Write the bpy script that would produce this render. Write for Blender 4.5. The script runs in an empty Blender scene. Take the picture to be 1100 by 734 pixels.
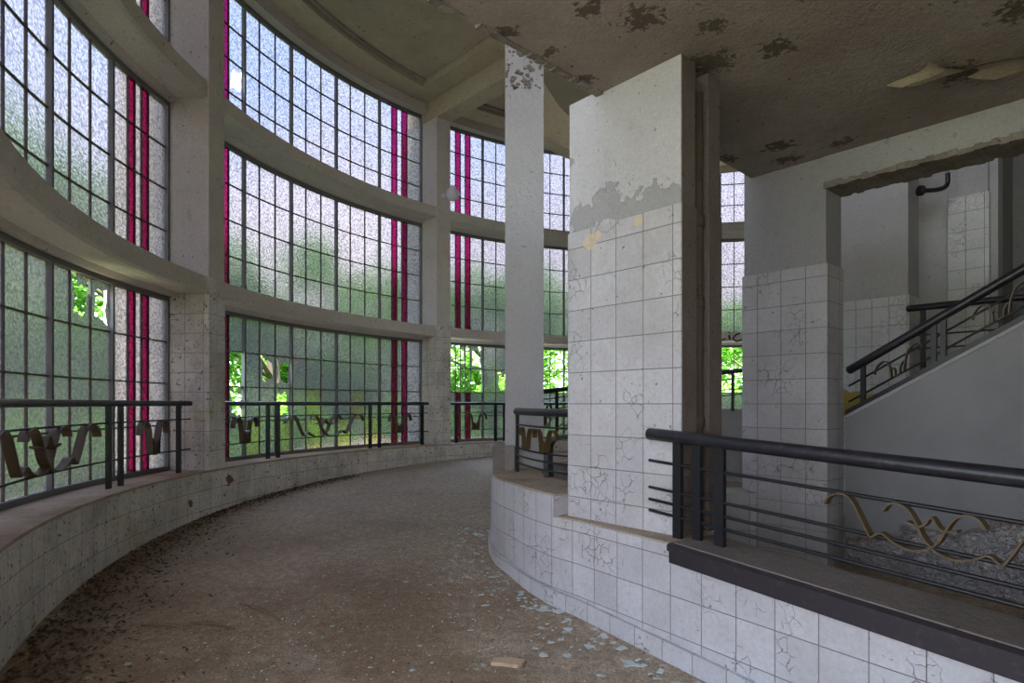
import bpy, bmesh, math, random
from mathutils import Vector, Matrix
random.seed(7)
SC = bpy.context.scene
COL = SC.collection
F_PX = 660.0
# ------------------------------------------------------------------ camera (eye level is z = 0)
cam_d = bpy.data.cameras.new('camera'); cam = bpy.data.objects.new('camera', cam_d); COL.objects.link(cam)
cam.location = (0, 0, 0); cam.rotation_euler = (math.radians(90), 0, 0)
cam_d.sensor_width = 36; cam_d.lens = F_PX / 1100 * 36; cam_d.shift_y = 67 / 1100.0
cam_d.clip_start = 0.05; cam_d.clip_end = 500
SC.camera = cam
# ------------------------------------------------------------------ exposure
SC.view_settings.view_transform = 'Standard'; SC.view_settings.look = 'None'
SC.view_settings.exposure = 1.40; SC.view_settings.gamma = 1; SC.view_settings.use_curve_mapping = False
SC.cycles.use_denoising = True
SC.cycles.max_bounces = 10; SC.cycles.diffuse_bounces = 6; SC.cycles.transmission_bounces = 8
SC.cycles.transparent_max_bounces = 12
SC.cycles.sample_clamp_indirect = 6; SC.cycles.caustics_reflective = False
# ------------------------------------------------------------------ sky
W = bpy.data.worlds.new('sky'); SC.world = W; W.use_nodes = True
nt = W.node_tree; nt.nodes.clear()
def N(nt, t, **k):
    n = nt.nodes.new(t)
    for a, b in k.items():
        if a.startswith('i_'):
            n.inputs[a[2:].replace('_', ' ')].default_value = b
        else: setattr(n, a, b)
    return n
out = N(nt, 'ShaderNodeOutputWorld'); bg = N(nt, 'ShaderNodeBackground'); bg.inputs[1].default_value = 5.0
tc = N(nt, 'ShaderNodeTexCoord'); sp = N(nt, 'ShaderNodeSeparateXYZ')
rp = N(nt, 'ShaderNodeValToRGB'); e = rp.color_ramp.elements
e[0].position = 0.0; e[0].color = (0.30, 0.32, 0.33, 1); e[1].position = 0.75; e[1].color = (0.45, 0.62, 0.95, 1)
x = e.new(0.14); x.color = (0.42, 0.44, 0.47, 1); x = e.new(0.27); x.color = (0.50, 0.56, 0.66, 1); x = e.new(0.40); x.color = (0.36, 0.54, 0.85, 1)
no = N(nt, 'ShaderNodeTexNoise'); no.inputs['Scale'].default_value = 3; no.inputs['Detail'].default_value = 6
cr = N(nt, 'ShaderNodeValToRGB'); cr.color_ramp.elements[0].position = .48; cr.color_ramp.elements[1].position = .72
mx = N(nt, 'ShaderNodeMixRGB'); mx.inputs[2].default_value = (.68, .70, .76, 1)
L = nt.links.new
L(tc.outputs['Generated'], sp.inputs[0]); L(sp.outputs[2], rp.inputs[0]); L(tc.outputs['Generated'], no.inputs['Vector'])
L(no.outputs[0], cr.inputs[0]); L(cr.outputs[0], mx.inputs[0]); L(rp.outputs[0], mx.inputs[1]); L(mx.outputs[0], bg.inputs[0]); L(bg.outputs[0], out.inputs[0])
# ------------------------------------------------------------------ sun (behind the building, lights the trees)
sd = bpy.data.lights.new('sun', 'SUN'); sd.energy = 16.0; sd.angle = math.radians(6); sd.color = (1, .96, .88)
so = bpy.data.objects.new('sun', sd); COL.objects.link(so)
so.rotation_euler = Vector((-0.05, 0.30, -0.95)).to_track_quat('-Z', 'Y').to_euler()

# ------------------------------------------------------------------ layout numbers
CX, CY, R = 3.114, 5.797, 6.254
GL = 0.42                              # glass behind the inner face
Z_PAR, Z_T1, Z_T2, Z_TOP = -0.683, 1.30, 3.29, 4.95
def floor_z(y): return -1.41 + 0.043 * y
PILLARS = [215.7, 174.5, 133.3, 92.1, 50.9]
def rad_at(a):
    t = min(1, max(0, (105 - a) / 20)); t = t*t*(3-2*t)
    return R - 0.85 * t
def P(a, d=0.0, z=0.0):
    r = rad_at(a) + d; t = math.radians(a)
    return Vector((CX + r*math.cos(t), CY + r*math.sin(t), z))
def px(x, y, Z):                       # a picture point at depth Z
    return Vector(((x-550)/F_PX*Z, Z, (434-y)/F_PX*Z))
FD = Vector((.66, -.7513, 0)).normalized()     # along the column faces
ND = Vector((.7513, .66, 0)).normalized()      # away from the viewer

# ------------------------------------------------------------------ materials
MATS = {}
class NB:
    def __init__(s, name):
        s.m = bpy.data.materials.new(name); s.m.use_nodes = True; s.t = s.m.node_tree; s.t.nodes.clear()
        s.out = s.n('ShaderNodeOutputMaterial'); MATS[name] = s.m
        s.co = s.n('ShaderNodeTexCoord').outputs['Object']
    def n(s, t, **k): return N(s.t, t, **k)
    def l(s, a, b): s.t.links.new(a, b)
    def noise(s, sc, det=5, rough=.6, co=None, out=0):
        n = s.n('ShaderNodeTexNoise'); n.inputs['Scale'].default_value = sc; n.inputs['Detail'].default_value = det; n.inputs['Roughness'].default_value = rough
        s.l(co or s.co, n.inputs['Vector']); return n.outputs[out]
    def voro(s, sc, feat='DISTANCE_TO_EDGE', co=None):
        n = s.n('ShaderNodeTexVoronoi', feature=feat); n.inputs['Scale'].default_value = sc; s.l(co or s.co, n.inputs['Vector']); return n.outputs[0]
    def ramp(s, f, a, b, ca=0, cb=1):
        n = s.n('ShaderNodeMapRange'); n.inputs[1].default_value = a; n.inputs[2].default_value = b; n.inputs[3].default_value = ca; n.inputs[4].default_value = cb
        s.l(f, n.inputs[0]); return n.outputs[0]
    def math(s, op, a, b=None):
        n = s.n('ShaderNodeMath', operation=op)
        for i, v in enumerate((a, b)):
            if v is None: continue
            if isinstance(v, (int, float)): n.inputs[i].default_value = v
            else: s.l(v, n.inputs[i])
        return n.outputs[0]
    def mix(s, f, a, b, mode='MIX'):
        n = s.n('ShaderNodeMixRGB', blend_type=mode)
        for i, v in enumerate((f, a, b)):
            if isinstance(v, (int, float)): n.inputs[i].default_value = v if i == 0 else (v, v, v, 1)
            elif isinstance(v, tuple): n.inputs[i].default_value = v + (1,)
            else: s.l(v, n.inputs[i])
        return n.outputs[0]
    def bump(s, h, st=.3, dist=.01, nrm=None):
        n = s.n('ShaderNodeBump'); n.inputs['Strength'].default_value = st; n.inputs['Distance'].default_value = dist; s.l(h, n.inputs['Height'])
        if nrm is not None: s.l(nrm, n.inputs['Normal'])
        return n.outputs[0]
    def bsdf(s, col, rough=.8, nrm=None, metal=0, spec=.3):
        p = s.n('ShaderNodeBsdfPrincipled')
        if isinstance(col, tuple): p.inputs['Base Color'].default_value = col + (1,)
        else: s.l(col, p.inputs['Base Color'])
        if isinstance(rough, (int, float)): p.inputs['Roughness'].default_value = rough
        else: s.l(rough, p.inputs['Roughness'])
        p.inputs['Metallic'].default_value = metal; p.inputs['Specular IOR Level'].default_value = spec
        if nrm is not None: s.l(nrm, p.inputs['Normal'])
        s.l(p.outputs[0], s.out.inputs[0]); return p
    def spots(s, pts, grow=.75, nsc=16):
        # irregular patches around given points
        acc = None
        nz = s.noise(nsc, 5, .65)
        for (p, r) in pts:
            v = s.n('ShaderNodeVectorMath', operation='DISTANCE'); s.l(s.co, v.inputs[0]); v.inputs[1].default_value = p
            d = s.math('DIVIDE', v.outputs['Value'], r)
            acc = d if acc is None else s.math('MINIMUM', acc, d)
        h = s.math('ADD', acc, s.math('MULTIPLY', s.math('SUBTRACT', nz, .5), grow*6))
        return s.ramp(h, .95, 1.0, 1, 0)

def plaster(name, base, stain, dark, st=.5, bumpst=.4, pits=.0, spots=None, spotcol=(.1,.09,.07), stsc=1.3, sg=.75, nsc=16):
    b = NB(name)
    n1 = b.ramp(b.noise(stsc, 8, .65), .38, .68)
    c = b.mix(b.math('MULTIPLY', n1, st), base, stain)
    n2 = b.ramp(b.noise(6, 6, .7), .58, .75)
    c = b.mix(b.math('MULTIPLY', n2, .45), c, dark)
    fine = b.noise(60, 4, .7)
    c = b.mix(b.ramp(fine, .35, .7, 0, .42), c, dark)
    c = b.mix(b.ramp(b.noise(17, 6, .75), .5, .7, 0, .35), c, stain)
    sp1 = b.ramp(b.noise(23, 3, .5), .69, .72)
    c = b.mix(b.math('MULTIPLY', sp1, pits), c, (.07,.06,.05))
    h = b.math('ADD', b.noise(9, 8, .7), b.math('MULTIPLY', fine, .4))
    if spots:
        m = b.spots(spots, sg, nsc); c = b.mix(m, c, spotcol)
        h = b.math('SUBTRACT', h, b.math('MULTIPLY', m, 1.6))
    b.bsdf(c, .85, b.bump(h, min(1, bumpst*1.8), .015)); return b.m

def tile(name, base, alt, w=.19, h=.19, crack=.35, dirt=.3, yel=0, mort=(.16,.14,.12), offs=(0, 0), pt=.70, spots=None, spotc=(.15,.06,.035)):
    b = NB(name)
    uv = b.n('ShaderNodeUVMap').outputs[0]
    mp = b.n('ShaderNodeMapping'); mp.inputs['Location'].default_value = (offs[0], offs[1], 0); b.l(uv, mp.inputs[0])
    br = b.n('ShaderNodeTexBrick', offset=0.0, squash=1.0); b.l(mp.outputs[0], br.inputs['Vector'])
    br.inputs['Color1'].default_value = base + (1,); br.inputs['Color2'].default_value = alt + (1,); br.inputs['Mortar'].default_value = mort + (1,)
    br.inputs['Scale'].default_value = 1; br.inputs['Mortar Size'].default_value = .0022; br.inputs['Mortar Smooth'].default_value = .2
    br.inputs['Brick Width'].default_value = w; br.inputs['Row Height'].default_value = h
    c = br.outputs['Color']
    n1 = b.ramp(b.noise(2.2, 8, .7), .45, .75); c = b.mix(b.math('MULTIPLY', n1, dirt), c, (.33,.30,.26))
    c = b.mix(b.ramp(b.noise(45, 5, .75), .45, .72, 0, .4), c, (.30,.28,.27))
    # crackle, only in blotches
    wv = b.mix(.12, b.co, b.noise(7, 4, .6, out=1), 'ADD')
    ck = b.ramp(b.voro(13, co=wv), 0, .022, 1, 0)
    ck = b.math('MULTIPLY', ck, b.ramp(b.noise(3.3, 3, .5), .53, .6))
    c = b.mix(b.math('MULTIPLY', ck, crack*1.6), c, (.13,.12,.11))
    pit = b.ramp(b.noise(30, 3, .5), pt, pt+.03); c = b.mix(b.math('MULTIPLY', pit, dirt*1.6), c, (.12,.1,.08))
    if yel:
        c = b.mix(b.math('MULTIPLY', b.ramp(b.noise(1.7, 4, .6), .6, .72), yel), c, (.42,.36,.06))
        pk = b.ramp(b.noise(5.1, 3, .5), .74, .75); c = b.mix(pk, c, (.16,.05,.03))
    if spots: c = b.mix(b.spots(spots, .4), c, spotc)
    hgt = b.math('SUBTRACT', b.math('MULTIPLY', b.noise(12, 5, .6), .35), b.math('ADD', b.math('MULTIPLY', br.outputs['Fac'], 1.0), b.math('MULTIPLY', ck, .6)))
    b.bsdf(c, b.ramp(n1, 0, 1, .42, .7), b.bump(hgt, .75, .009), spec=.45); return b.m

tile('white_tile', (.61,.595,.615), (.52,.505,.53), crack=.6, dirt=.5, spots=[((.46,3.68,.97),.05),((.50,3.63,1.0),.03),((.70,3.41,1.02),.03)], spotc=(.66,.55,.40))
tile('outer_tile', (.78,.74,.67), (.70,.67,.60), w=.20, h=.20, crack=.2, dirt=.95, yel=.6, offs=(0, .08), pt=.64, spots=[((-3.06,6.68,-.83),.07),((-3.15,6.0,-.98),.04)])
tile('dim_tile', (.60,.60,.60), (.54,.55,.54), w=.15, h=.19, crack=.3, dirt=.45)
plaster('white_plaster', (.66,.65,.70), (.52,.51,.54), (.40,.38,.36), pits=.5, spots=[((.55,3.6,1.17), .11), ((.42,3.72,1.10), .10), ((.78,3.35,1.10), .10), ((.66,3.46,1.09), .09), ((.86,3.25,1.09), .07), ((.36,3.8,1.5), .035)], spotcol=(.40,.39,.40), sg=.5)
plaster('bay_concrete', (.72,.68,.61), (.54,.50,.44), (.28,.26,.22), pits=.7, st=.6)
plaster('cream_ceiling', (.74,.65,.48), (.50,.42,.29), (.20,.17,.11), pits=.9, st=.8, stsc=1.0)
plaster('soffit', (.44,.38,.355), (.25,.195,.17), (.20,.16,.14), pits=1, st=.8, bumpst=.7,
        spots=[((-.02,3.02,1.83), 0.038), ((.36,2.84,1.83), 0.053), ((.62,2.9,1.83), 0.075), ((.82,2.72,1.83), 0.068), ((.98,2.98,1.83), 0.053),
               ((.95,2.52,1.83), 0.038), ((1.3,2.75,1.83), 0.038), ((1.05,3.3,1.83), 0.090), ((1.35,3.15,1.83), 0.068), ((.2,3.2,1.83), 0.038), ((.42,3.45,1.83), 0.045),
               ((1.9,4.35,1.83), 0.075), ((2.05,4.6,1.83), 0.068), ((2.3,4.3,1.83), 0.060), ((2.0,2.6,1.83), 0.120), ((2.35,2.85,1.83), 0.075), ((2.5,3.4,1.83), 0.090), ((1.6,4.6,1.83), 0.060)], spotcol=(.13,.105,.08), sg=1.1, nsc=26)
plaster('pier_paint', (.56,.56,.59), (.46,.46,.48), (.34,.33,.33), pits=.4)
plaster('dusty_ledge', (.56,.47,.37), (.36,.26,.18), (.16,.10,.06), pits=.8, st=.8, stsc=3)
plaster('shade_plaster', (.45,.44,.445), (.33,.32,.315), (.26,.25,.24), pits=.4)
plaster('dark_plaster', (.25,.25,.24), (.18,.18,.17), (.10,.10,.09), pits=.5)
plaster('ragged_edge', (.35,.31,.28), (.20,.17,.14), (.08,.07,.06), pits=1, st=1, bumpst=1, stsc=5)
plaster('stone_slab', (.50,.45,.39), (.30,.26,.21), (.17,.14,.11), pits=.8, st=.7)

def crackled():
    b = NB('crackled_paint')
    c = b.mix(b.ramp(b.noise(1.5, 6, .6), .4, .7), (.26,.26,.27), (.20,.20,.21))
    sp = b.n('ShaderNodeSeparateXYZ'); b.l(b.co, sp.inputs[0])
    lim = b.math('SUBTRACT', b.math('ADD', b.math('MULTIPLY', sp.outputs[0], .34), -1.92), sp.outputs[2])   # peeling climbs to the right
    m = b.ramp(b.math('ADD', lim, b.math('MULTIPLY', b.noise(4, 5, .6), .5)), .18, .22)
    wv = b.mix(.16, b.co, b.noise(6, 4, .6, out=1), 'ADD')
    v = b.voro(17, co=wv); v2 = b.voro(34, co=wv)
    h = b.math('ADD', b.ramp(v, 0, .18), b.math('MULTIPLY', b.ramp(v2, 0, .2), .5))
    c = b.mix(b.math('MULTIPLY', m, .85), c, (.52,.50,.50))
    ck = b.ramp(b.math('MINIMUM', v, b.math('MULTIPLY', v2, 2)), 0, .035, 1, 0)
    c = b.mix(b.math('MULTIPLY', m, b.math('MULTIPLY', ck, .8)), c, (.10,.09,.09))
    rust = b.math('MULTIPLY', b.ramp(b.math('ABSOLUTE', b.math('SUBTRACT', b.math('ADD', lim, b.math('MULTIPLY', b.noise(4, 5, .6), .5)), .2)), 0, .04, 1, 0), .7)
    c = b.mix(rust, c, (.17,.12,.08))
    hh = b.math('ADD', b.math('MULTIPLY', m, h), b.math('MULTIPLY', b.noise(40, 3, .5), .1))
    b.bsdf(c, .6, b.bump(hh, .9, .02))
crackled()

def floor_mat():
    b = NB('dirty_concrete')
    n1 = b.noise(.9, 8, .62)
    c = b.mix(b.ramp(n1, .40, .62), (.76,.61,.45), (.44,.30,.19))
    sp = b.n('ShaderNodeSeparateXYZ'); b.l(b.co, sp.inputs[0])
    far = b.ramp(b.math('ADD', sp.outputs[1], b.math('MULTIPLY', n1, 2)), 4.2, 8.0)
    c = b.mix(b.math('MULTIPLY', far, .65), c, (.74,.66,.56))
    g = b.noise(70, 4, .75)
    c = b.mix(b.ramp(g, .35, .62, .6, 0), c, (.13,.095,.065))
    c = b.mix(b.ramp(b.noise(19, 7, .75), .42, .62, .45, 0), c, (.20,.14,.095))
    wt = b.ramp(b.noise(48, 2, .5), .70, .74); c = b.mix(b.math('MULTIPLY', wt, .6), c, (.60,.58,.52))
    dk = b.ramp(b.noise(14, 6, .7), .64, .72); c = b.mix(b.math('MULTIPLY', dk, .75), c, (.05,.038,.028))
    h = b.math('ADD', b.noise(5, 8, .7), b.math('MULTIPLY', g, .5))
    b.bsdf(c, .95, b.bump(h, 1, .03), spec=.15)
floor_mat()

def paint(name, col, rough=.4, worn=(.3,.28,.26), amt=.25):
    b = NB(name)
    c = b.mix(b.math('MULTIPLY', b.ramp(b.noise(25, 6, .7), .55, .7), amt), col, worn)
    b.bsdf(c, rough, b.bump(b.noise(40, 4, .6), .15, .003), spec=.5)
paint('dark_iron', (.010,.010,.013), .42, (.06,.05,.04))
paint('slate_handrail', (.016,.015,.020), .36, (.12,.11,.12), .35)
paint('plum_wood', (.028,.021,.027), .45, (.10,.08,.08), .4)
paint('gilt_iron', (.085,.055,.022), .45, (.10,.06,.03), .6)
paint('window_iron', (.085,.07,.05), .6, (.18,.16,.13), .4)
paint('heavy_mullion', (.17,.165,.155), .6, (.10,.085,.07), .5)
paint('rust_pipe', (.11,.085,.06), .8, (.05,.03,.02), 1)
plaster('soiled_shade_plaster', (.26,.22,.20), (.17,.14,.12), (.09,.07,.06), pits=.8, st=.8)  # dirt brown that also carries the shade of the big column's side
paint('black_paint', (.01,.01,.01), .6)
paint('porcelain', (.70,.70,.72), .3, (.5,.48,.45), .2)
paint('white_globe', (.78,.78,.82), .15, (.4,.38,.35), .1)
paint('bark', (.10,.075,.05), .9, (.05,.04,.03), .6)
paint('twig', (.24,.16,.10), .9, (.05,.04,.03), .6)
paint('dead_leaf', (.10,.062,.035), .9, (.03,.022,.015), .9)
paint('tan_plaster', (.55,.40,.26), .9, (.30,.22,.15), .6)
paint('dusty_glass', (.62,.68,.67), .25, (.30,.28,.22), .5)
paint('brick_red', (.16,.07,.05), .8)
paint('yellow_paint', (.50,.40,.10), .7, (.3,.25,.1), .4)
paint('lawn', (.23,.23,.13), .9, (.15,.16,.09), .8)

def leafmat():
    b = NB('leaf')
    oi = b.n('ShaderNodeObjectInfo')
    c = b.mix(b.ramp(b.noise(1.6, 3, .6), .35, .65), (.12,.32,.04), (.32,.58,.09))
    c = b.mix(b.ramp(oi.outputs['Random'], 0, 1, 0, .35), c, (.07,.22,.04))
    d = b.n('ShaderNodeBsdfDiffuse'); t = b.n('ShaderNodeBsdfTranslucent'); m = b.n('ShaderNodeMixShader'); m.inputs[0].default_value = .45
    b.l(c, d.inputs[0]); b.l(c, t.inputs[0]); b.l(d.outputs[0], m.inputs[1]); b.l(t.outputs[0], m.inputs[2]); b.l(m.outputs[0], b.out.inputs[0])
leafmat()

def glass(name, col, tcol, fac, rough=.28, sc=38, hst=.55):
    b = NB(name)
    nz = b.noise(sc, 2, .5)
    v = b.voro(sc*1.1, 'SMOOTH_F1')
    nrm = b.bump(b.math('ADD', nz, v), hst, .012)
    gr = b.ramp(b.math('ADD', b.math('MULTIPLY', v, .9), b.math('MULTIPLY', b.noise(sc*1.9, 2, .5), .8)), .45, 1.0, 1.5, .48)
    gcol = b.mix(1, col, gr, 'MULTIPLY')
    tint = b.mix(b.math('MULTIPLY', b.ramp(b.noise(.8, 4, .6), .4, .7), .35), tcol, tuple(q*.72 for q in tcol))
    grain = b.mix(b.ramp(nz, .3, .7, .0, .5), tint, tuple(q*.45 for q in tcol))
    r = b.n('ShaderNodeBsdfRefraction'); r.inputs['IOR'].default_value = 1.07; r.inputs['Roughness'].default_value = rough; b.l(gcol, r.inputs[0])
    t = b.n('ShaderNodeBsdfTranslucent'); g = b.n('ShaderNodeBsdfGlossy'); g.inputs['Roughness'].default_value = .25
    b.l(grain, t.inputs[0])
    for q in (r, t, g): b.l(nrm, q.inputs['Normal'])
    m = b.n('ShaderNodeMixShader'); m.inputs[0].default_value = fac; b.l(r.outputs[0], m.inputs[1]); b.l(t.outputs[0], m.inputs[2])
    m2 = b.n('ShaderNodeMixShader'); m2.inputs[0].default_value = .06; b.l(m.outputs[0], m2.inputs[1]); b.l(g.outputs[0], m2.inputs[2])
    b.l(m2.outputs[0], b.out.inputs[0])
glass('hammered_glass', (.150,.131,.142), (.115,.108,.115), .26, rough=.6, hst=.8)
glass('amber_glass', (.19,.165,.10), (.12,.10,.06), .25, rough=.6)
glass('red_glass', (.075,.002,.022), (.04,.002,.009), .3, rough=.6)

# ------------------------------------------------------------------ mesh helpers
class MB:
    def __init__(s): s.bm = bmesh.new(); s.uv = s.bm.loops.layers.uv.new('UVMap')
    def face(s, pts, uvs=None):
        vs = [s.bm.verts.new(p) for p in pts]
        try: f = s.bm.faces.new(vs)
        except ValueError: return
        if uvs:
            for lp, u in zip(f.loops, uvs): lp[s.uv].uv = u
        return f
    def hexa(s, a, b, uvo=0):
        # a: four bottom points, b: four top points (same order, counter-clockwise from above)
        n = len(a); acc = uvo
        s.face(list(reversed(a))); s.face(list(b))
        for i in range(n):
            j = (i+1) % n; d = (a[j]-a[i]).length
            s.face([a[i], a[j], b[j], b[i]], [(acc, a[i].z), (acc+d, a[j].z), (acc+d, b[j].z), (acc, b[i].z)]); acc += d
    def box(s, o, ax, ay, w, d, z0, z1, uvo=0):
        # w along ax, d along ay
        q = [o, o+ax*w, o+ax*w+ay*d, o+ay*d]
        s.hexa([Vector((p.x, p.y, z0)) for p in q], [Vector((p.x, p.y, z1)) for p in q], uvo)
    def strip(s, inner, outer, z0, z1, closed=False, uvo=0):
        # solid wall between two plan curves; z0/z1 numbers or functions of the point
        f0 = z0 if callable(z0) else (lambda p: z0); f1 = z1 if callable(z1) else (lambda p: z1)
        V = lambda p, z: Vector((p.x, p.y, z)); u = uvo
        for i in range(len(inner)-1):
            a, b, c, d = inner[i], inner[i+1], outer[i+1], outer[i]; du = (b-a).length; w = (d-a).length
            s.face([V(a,f0(a)), V(b,f0(b)), V(b,f1(b)), V(a,f1(a))], [(u,f0(a)),(u+du,f0(b)),(u+du,f1(b)),(u,f1(a))])
            s.face([V(c,f0(c)), V(d,f0(d)), V(d,f1(d)), V(c,f1(c))], [(u+du,f0(c)),(u,f0(d)),(u,f1(d)),(u+du,f1(c))])
            s.face([V(a,f1(a)), V(b,f1(b)), V(c,f1(c)), V(d,f1(d))], [(u,0),(u+du,0),(u+du,w),(u,w)])
            s.face([V(b,f0(b)), V(a,f0(a)), V(d,f0(d)), V(c,f0(c))], [(u+du,0),(u,0),(u,w),(u+du,w)])
            u += du
        for k, (a, d) in ((0, (inner[0], outer[0])), (1, (inner[-1], outer[-1]))):
            q = [V(a,f0(a)), V(d,f0(d)), V(d,f1(d)), V(a,f1(a))]; w = (d-a).length
            uq = [(0,f0(a)),(w,f0(d)),(w,f1(d)),(0,f1(a))]
            s.face(q if k == 0 else list(reversed(q)), uq if k == 0 else list(reversed(uq)))
    def tube(s, pts, r, n=10, cap=True, rr=None):
        rings = []
        for i, p in enumerate(pts):
            t = (pts[min(i+1, len(pts)-1)] - pts[max(i-1, 0)]).normalized()
            up = Vector((0,0,1)) if abs(t.z) < .95 else Vector((1,0,0))
            a = t.cross(up).normalized(); b = a.cross(t).normalized(); q = rr[i] if rr else r
            rings.append([s.bm.verts.new(p + a*q*math.cos(2*math.pi*k/n) + b*q*math.sin(2*math.pi*k/n)) for k in range(n)])
        for i in range(len(rings)-1):
            for k in range(n):
                f = s.bm.faces.new([rings[i][k], rings[i][(k+1)%n], rings[i+1][(k+1)%n], rings[i+1][k]]); f.smooth = True
        if cap: s.bm.faces.new(list(reversed(rings[0]))); s.bm.faces.new(rings[-1])
    def ribbon(s, pts, side, w, t):
        # flat bar swept along pts; side = function(i) giving the wide direction
        rings = []
        for i, p in enumerate(pts):
            tg = (pts[min(i+1, len(pts)-1)] - pts[max(i-1, 0)]).normalized()
            sd_ = side(i) if callable(side) else side
            n = tg.cross(sd_).normalized()
            rings.append([s.bm.verts.new(p + sd_*(w/2*a) + n*(t/2*b)) for a, b in ((-1,-1),(1,-1),(1,1),(-1,1))])
        for i in range(len(rings)-1):
            for k in range(4): s.bm.faces.new([rings[i][k], rings[i][(k+1)%4], rings[i+1][(k+1)%4], rings[i+1][k]])
        s.bm.faces.new(list(reversed(rings[0]))); s.bm.faces.new(rings[-1])
    def lathe(s, c, prof, n=24, axis=None):
        M = (axis or Vector((0,0,1))).to_track_quat('Z', 'Y').to_matrix(); rings = []
        for r, h in prof: rings.append([s.bm.verts.new(c + M @ Vector((max(r,1e-4)*math.cos(2*math.pi*k/n), max(r,1e-4)*math.sin(2*math.pi*k/n), h))) for k in range(n)])
        for i in range(len(rings)-1):
            for k in range(n):
                f = s.bm.faces.new([rings[i][k], rings[i][(k+1)%n], rings[i+1][(k+1)%n], rings[i+1][k]]); f.smooth = True
        s.bm.faces.new(list(reversed(rings[0]))); s.bm.faces.new(rings[-1])
    def prism(s, pts, dirv):
        # polygon pts extruded along dirv
        a = list(pts); b = [p + dirv for p in pts]; n = len(a)
        s.face(list(reversed(a))); s.face(b)
        u = 0
        for i in range(n):
            j = (i+1) % n; s.face([a[i], a[j], b[j], b[i]])
    def build(s, name, mat, parent=None, bevel=0, kind=None, recalc=True, origin=None):
        if recalc: bmesh.ops.recalc_face_normals(s.bm, faces=s.bm.faces)
        me = bpy.data.meshes.new(name); s.bm.to_mesh(me); s.bm.free()
        o = bpy.data.objects.new(name, me); COL.objects.link(o)
        for m in (mat if isinstance(mat, (list, tuple)) else [mat]): me.materials.append(MATS[m])
        if parent is not None: o.parent = parent; o.matrix_parent_inverse = Matrix.Translation(-parent.location) if parent.type == 'EMPTY' else Matrix()
        if bevel:
            bv = o.modifiers.new('bevel', 'BEVEL'); bv.width = bevel; bv.segments = 2; bv.limit_method = 'ANGLE'
        if kind: o['kind'] = kind
        return o
def thing(name, loc, label, cat, group=None, kind=None):
    o = bpy.data.objects.new(name, None); COL.objects.link(o); o.location = loc; o.empty_display_size = .1
    if label: o['label'] = label; o['category'] = cat
    if group: o['group'] = group
    if kind: o['kind'] = kind
    return o
def tag(o, label, cat, group=None):
    o['label'] = label; o['category'] = cat
    if group: o['group'] = group
    return o
def fr(a, b, n): return [a + (b-a)*i/n for i in range(n+1)]

# ================================================================== SETTING
m = MB()
xs = fr(-4.2, 8.2, 30); ys = fr(-4.2, 14, 40)
for i in range(30):
    for j in range(40):
        q = [(xs[i],ys[j]),(xs[i+1],ys[j]),(xs[i+1],ys[j+1]),(xs[i],ys[j+1])]
        m.face([Vector((a,b,floor_z(b))) for a, b in q])
        m.face([Vector((a,b,floor_z(b)-.25)) for a, b in reversed(q)])
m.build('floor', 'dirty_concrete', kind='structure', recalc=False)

# outer wall below the windows
def arc(a0, a1, d, n): return [P(a, d) for a in fr(a0, a1, n)]
X0 = P(215.7).x
def back(d): return [Vector((X0-d*.9, y, 0)) for y in (2.1, 0, -2, -4)]
# order clockwise from the back of the room
inn = list(reversed(back(0))) + arc(215.7, 50.9, 0, 110)
ou = list(reversed(back(.62))) + arc(215.7, 50.9, .62, 110)
m = MB(); m.strip(inn, ou, lambda p: floor_z(p.y)-.2, Z_PAR-.02)
m.build('wall_outer', 'outer_tile', kind='structure')
inn2 = list(reversed(back(-.015))) + arc(215.7, 50.9, -.015, 110)
m = MB(); m.strip(inn2, ou, Z_PAR-.02, Z_PAR)
m.build('trim_1', 'dusty_ledge', kind='structure')

# ring beams between the window tiers: front fascia plus soffit rising to the frame
def ringbeam(zt, name):
    a0, a1 = 217.5, 50.9
    A = arc(a0, a1, -.0, 110)
    m = MB()
    prof = [(-.015, zt), (-.015, zt-.16), (.02, zt-.175), (.30, zt-.16), (.34, zt-.20), (.48, zt-.20), (.48, zt)]
    rows = [[P(a, d, z) for d, z in prof] for a in fr(a0, a1, 110)]
    for r0, r1 in zip(rows, rows[1:]):
        for k in range(len(prof)):
            kk = (k+1) % len(prof); m.face([r0[k], r1[k], r1[kk], r0[kk]])
    m.face(list(reversed(rows[0]))); m.face(rows[-1])
    return m.build(name, 'bay_concrete', kind='structure')
ringbeam(Z_T1, 'trim_2'); T2o = ringbeam(Z_T2, 'trim_3')

# pillars of the glass wall
pl = {0: 'rendered concrete pillar just outside the left edge of the view', 1: 'broad pale concrete pillar nearest the viewer, between the two largest curved window bays',
      2: 'pale concrete pillar with the round white lamp high on it', 3: 'concrete window pillar hidden behind the big tiled column', 4: 'concrete window pillar at the far right end of the glazed wall'}
for i, a in enumerate(PILLARS):
    hw = .145/rad_at(a)*180/math.pi
    root = thing('concrete_pillar', P(a, 0, Z_PAR), pl[i], 'pillar')
    tn = Vector((-math.sin(math.radians(a)), math.cos(math.radians(a)), 0)); rd = Vector((math.cos(math.radians(a)), math.sin(math.radians(a)), 0))
    m = MB(); m.box(P(a) - tn*.145 - rd*.045, tn, rd, .29, 1.15, Z_PAR, 1.3, .05); m.build('tiled_base', 'outer_tile', root, .008)
    m = MB(); m.box(P(a) - tn*.14 - rd*.04, tn, rd, .28, 1.15, 1.3, 4.80); m.build('shaft', 'bay_concrete', root, .008)

pE = P(50.9, .3)
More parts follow.
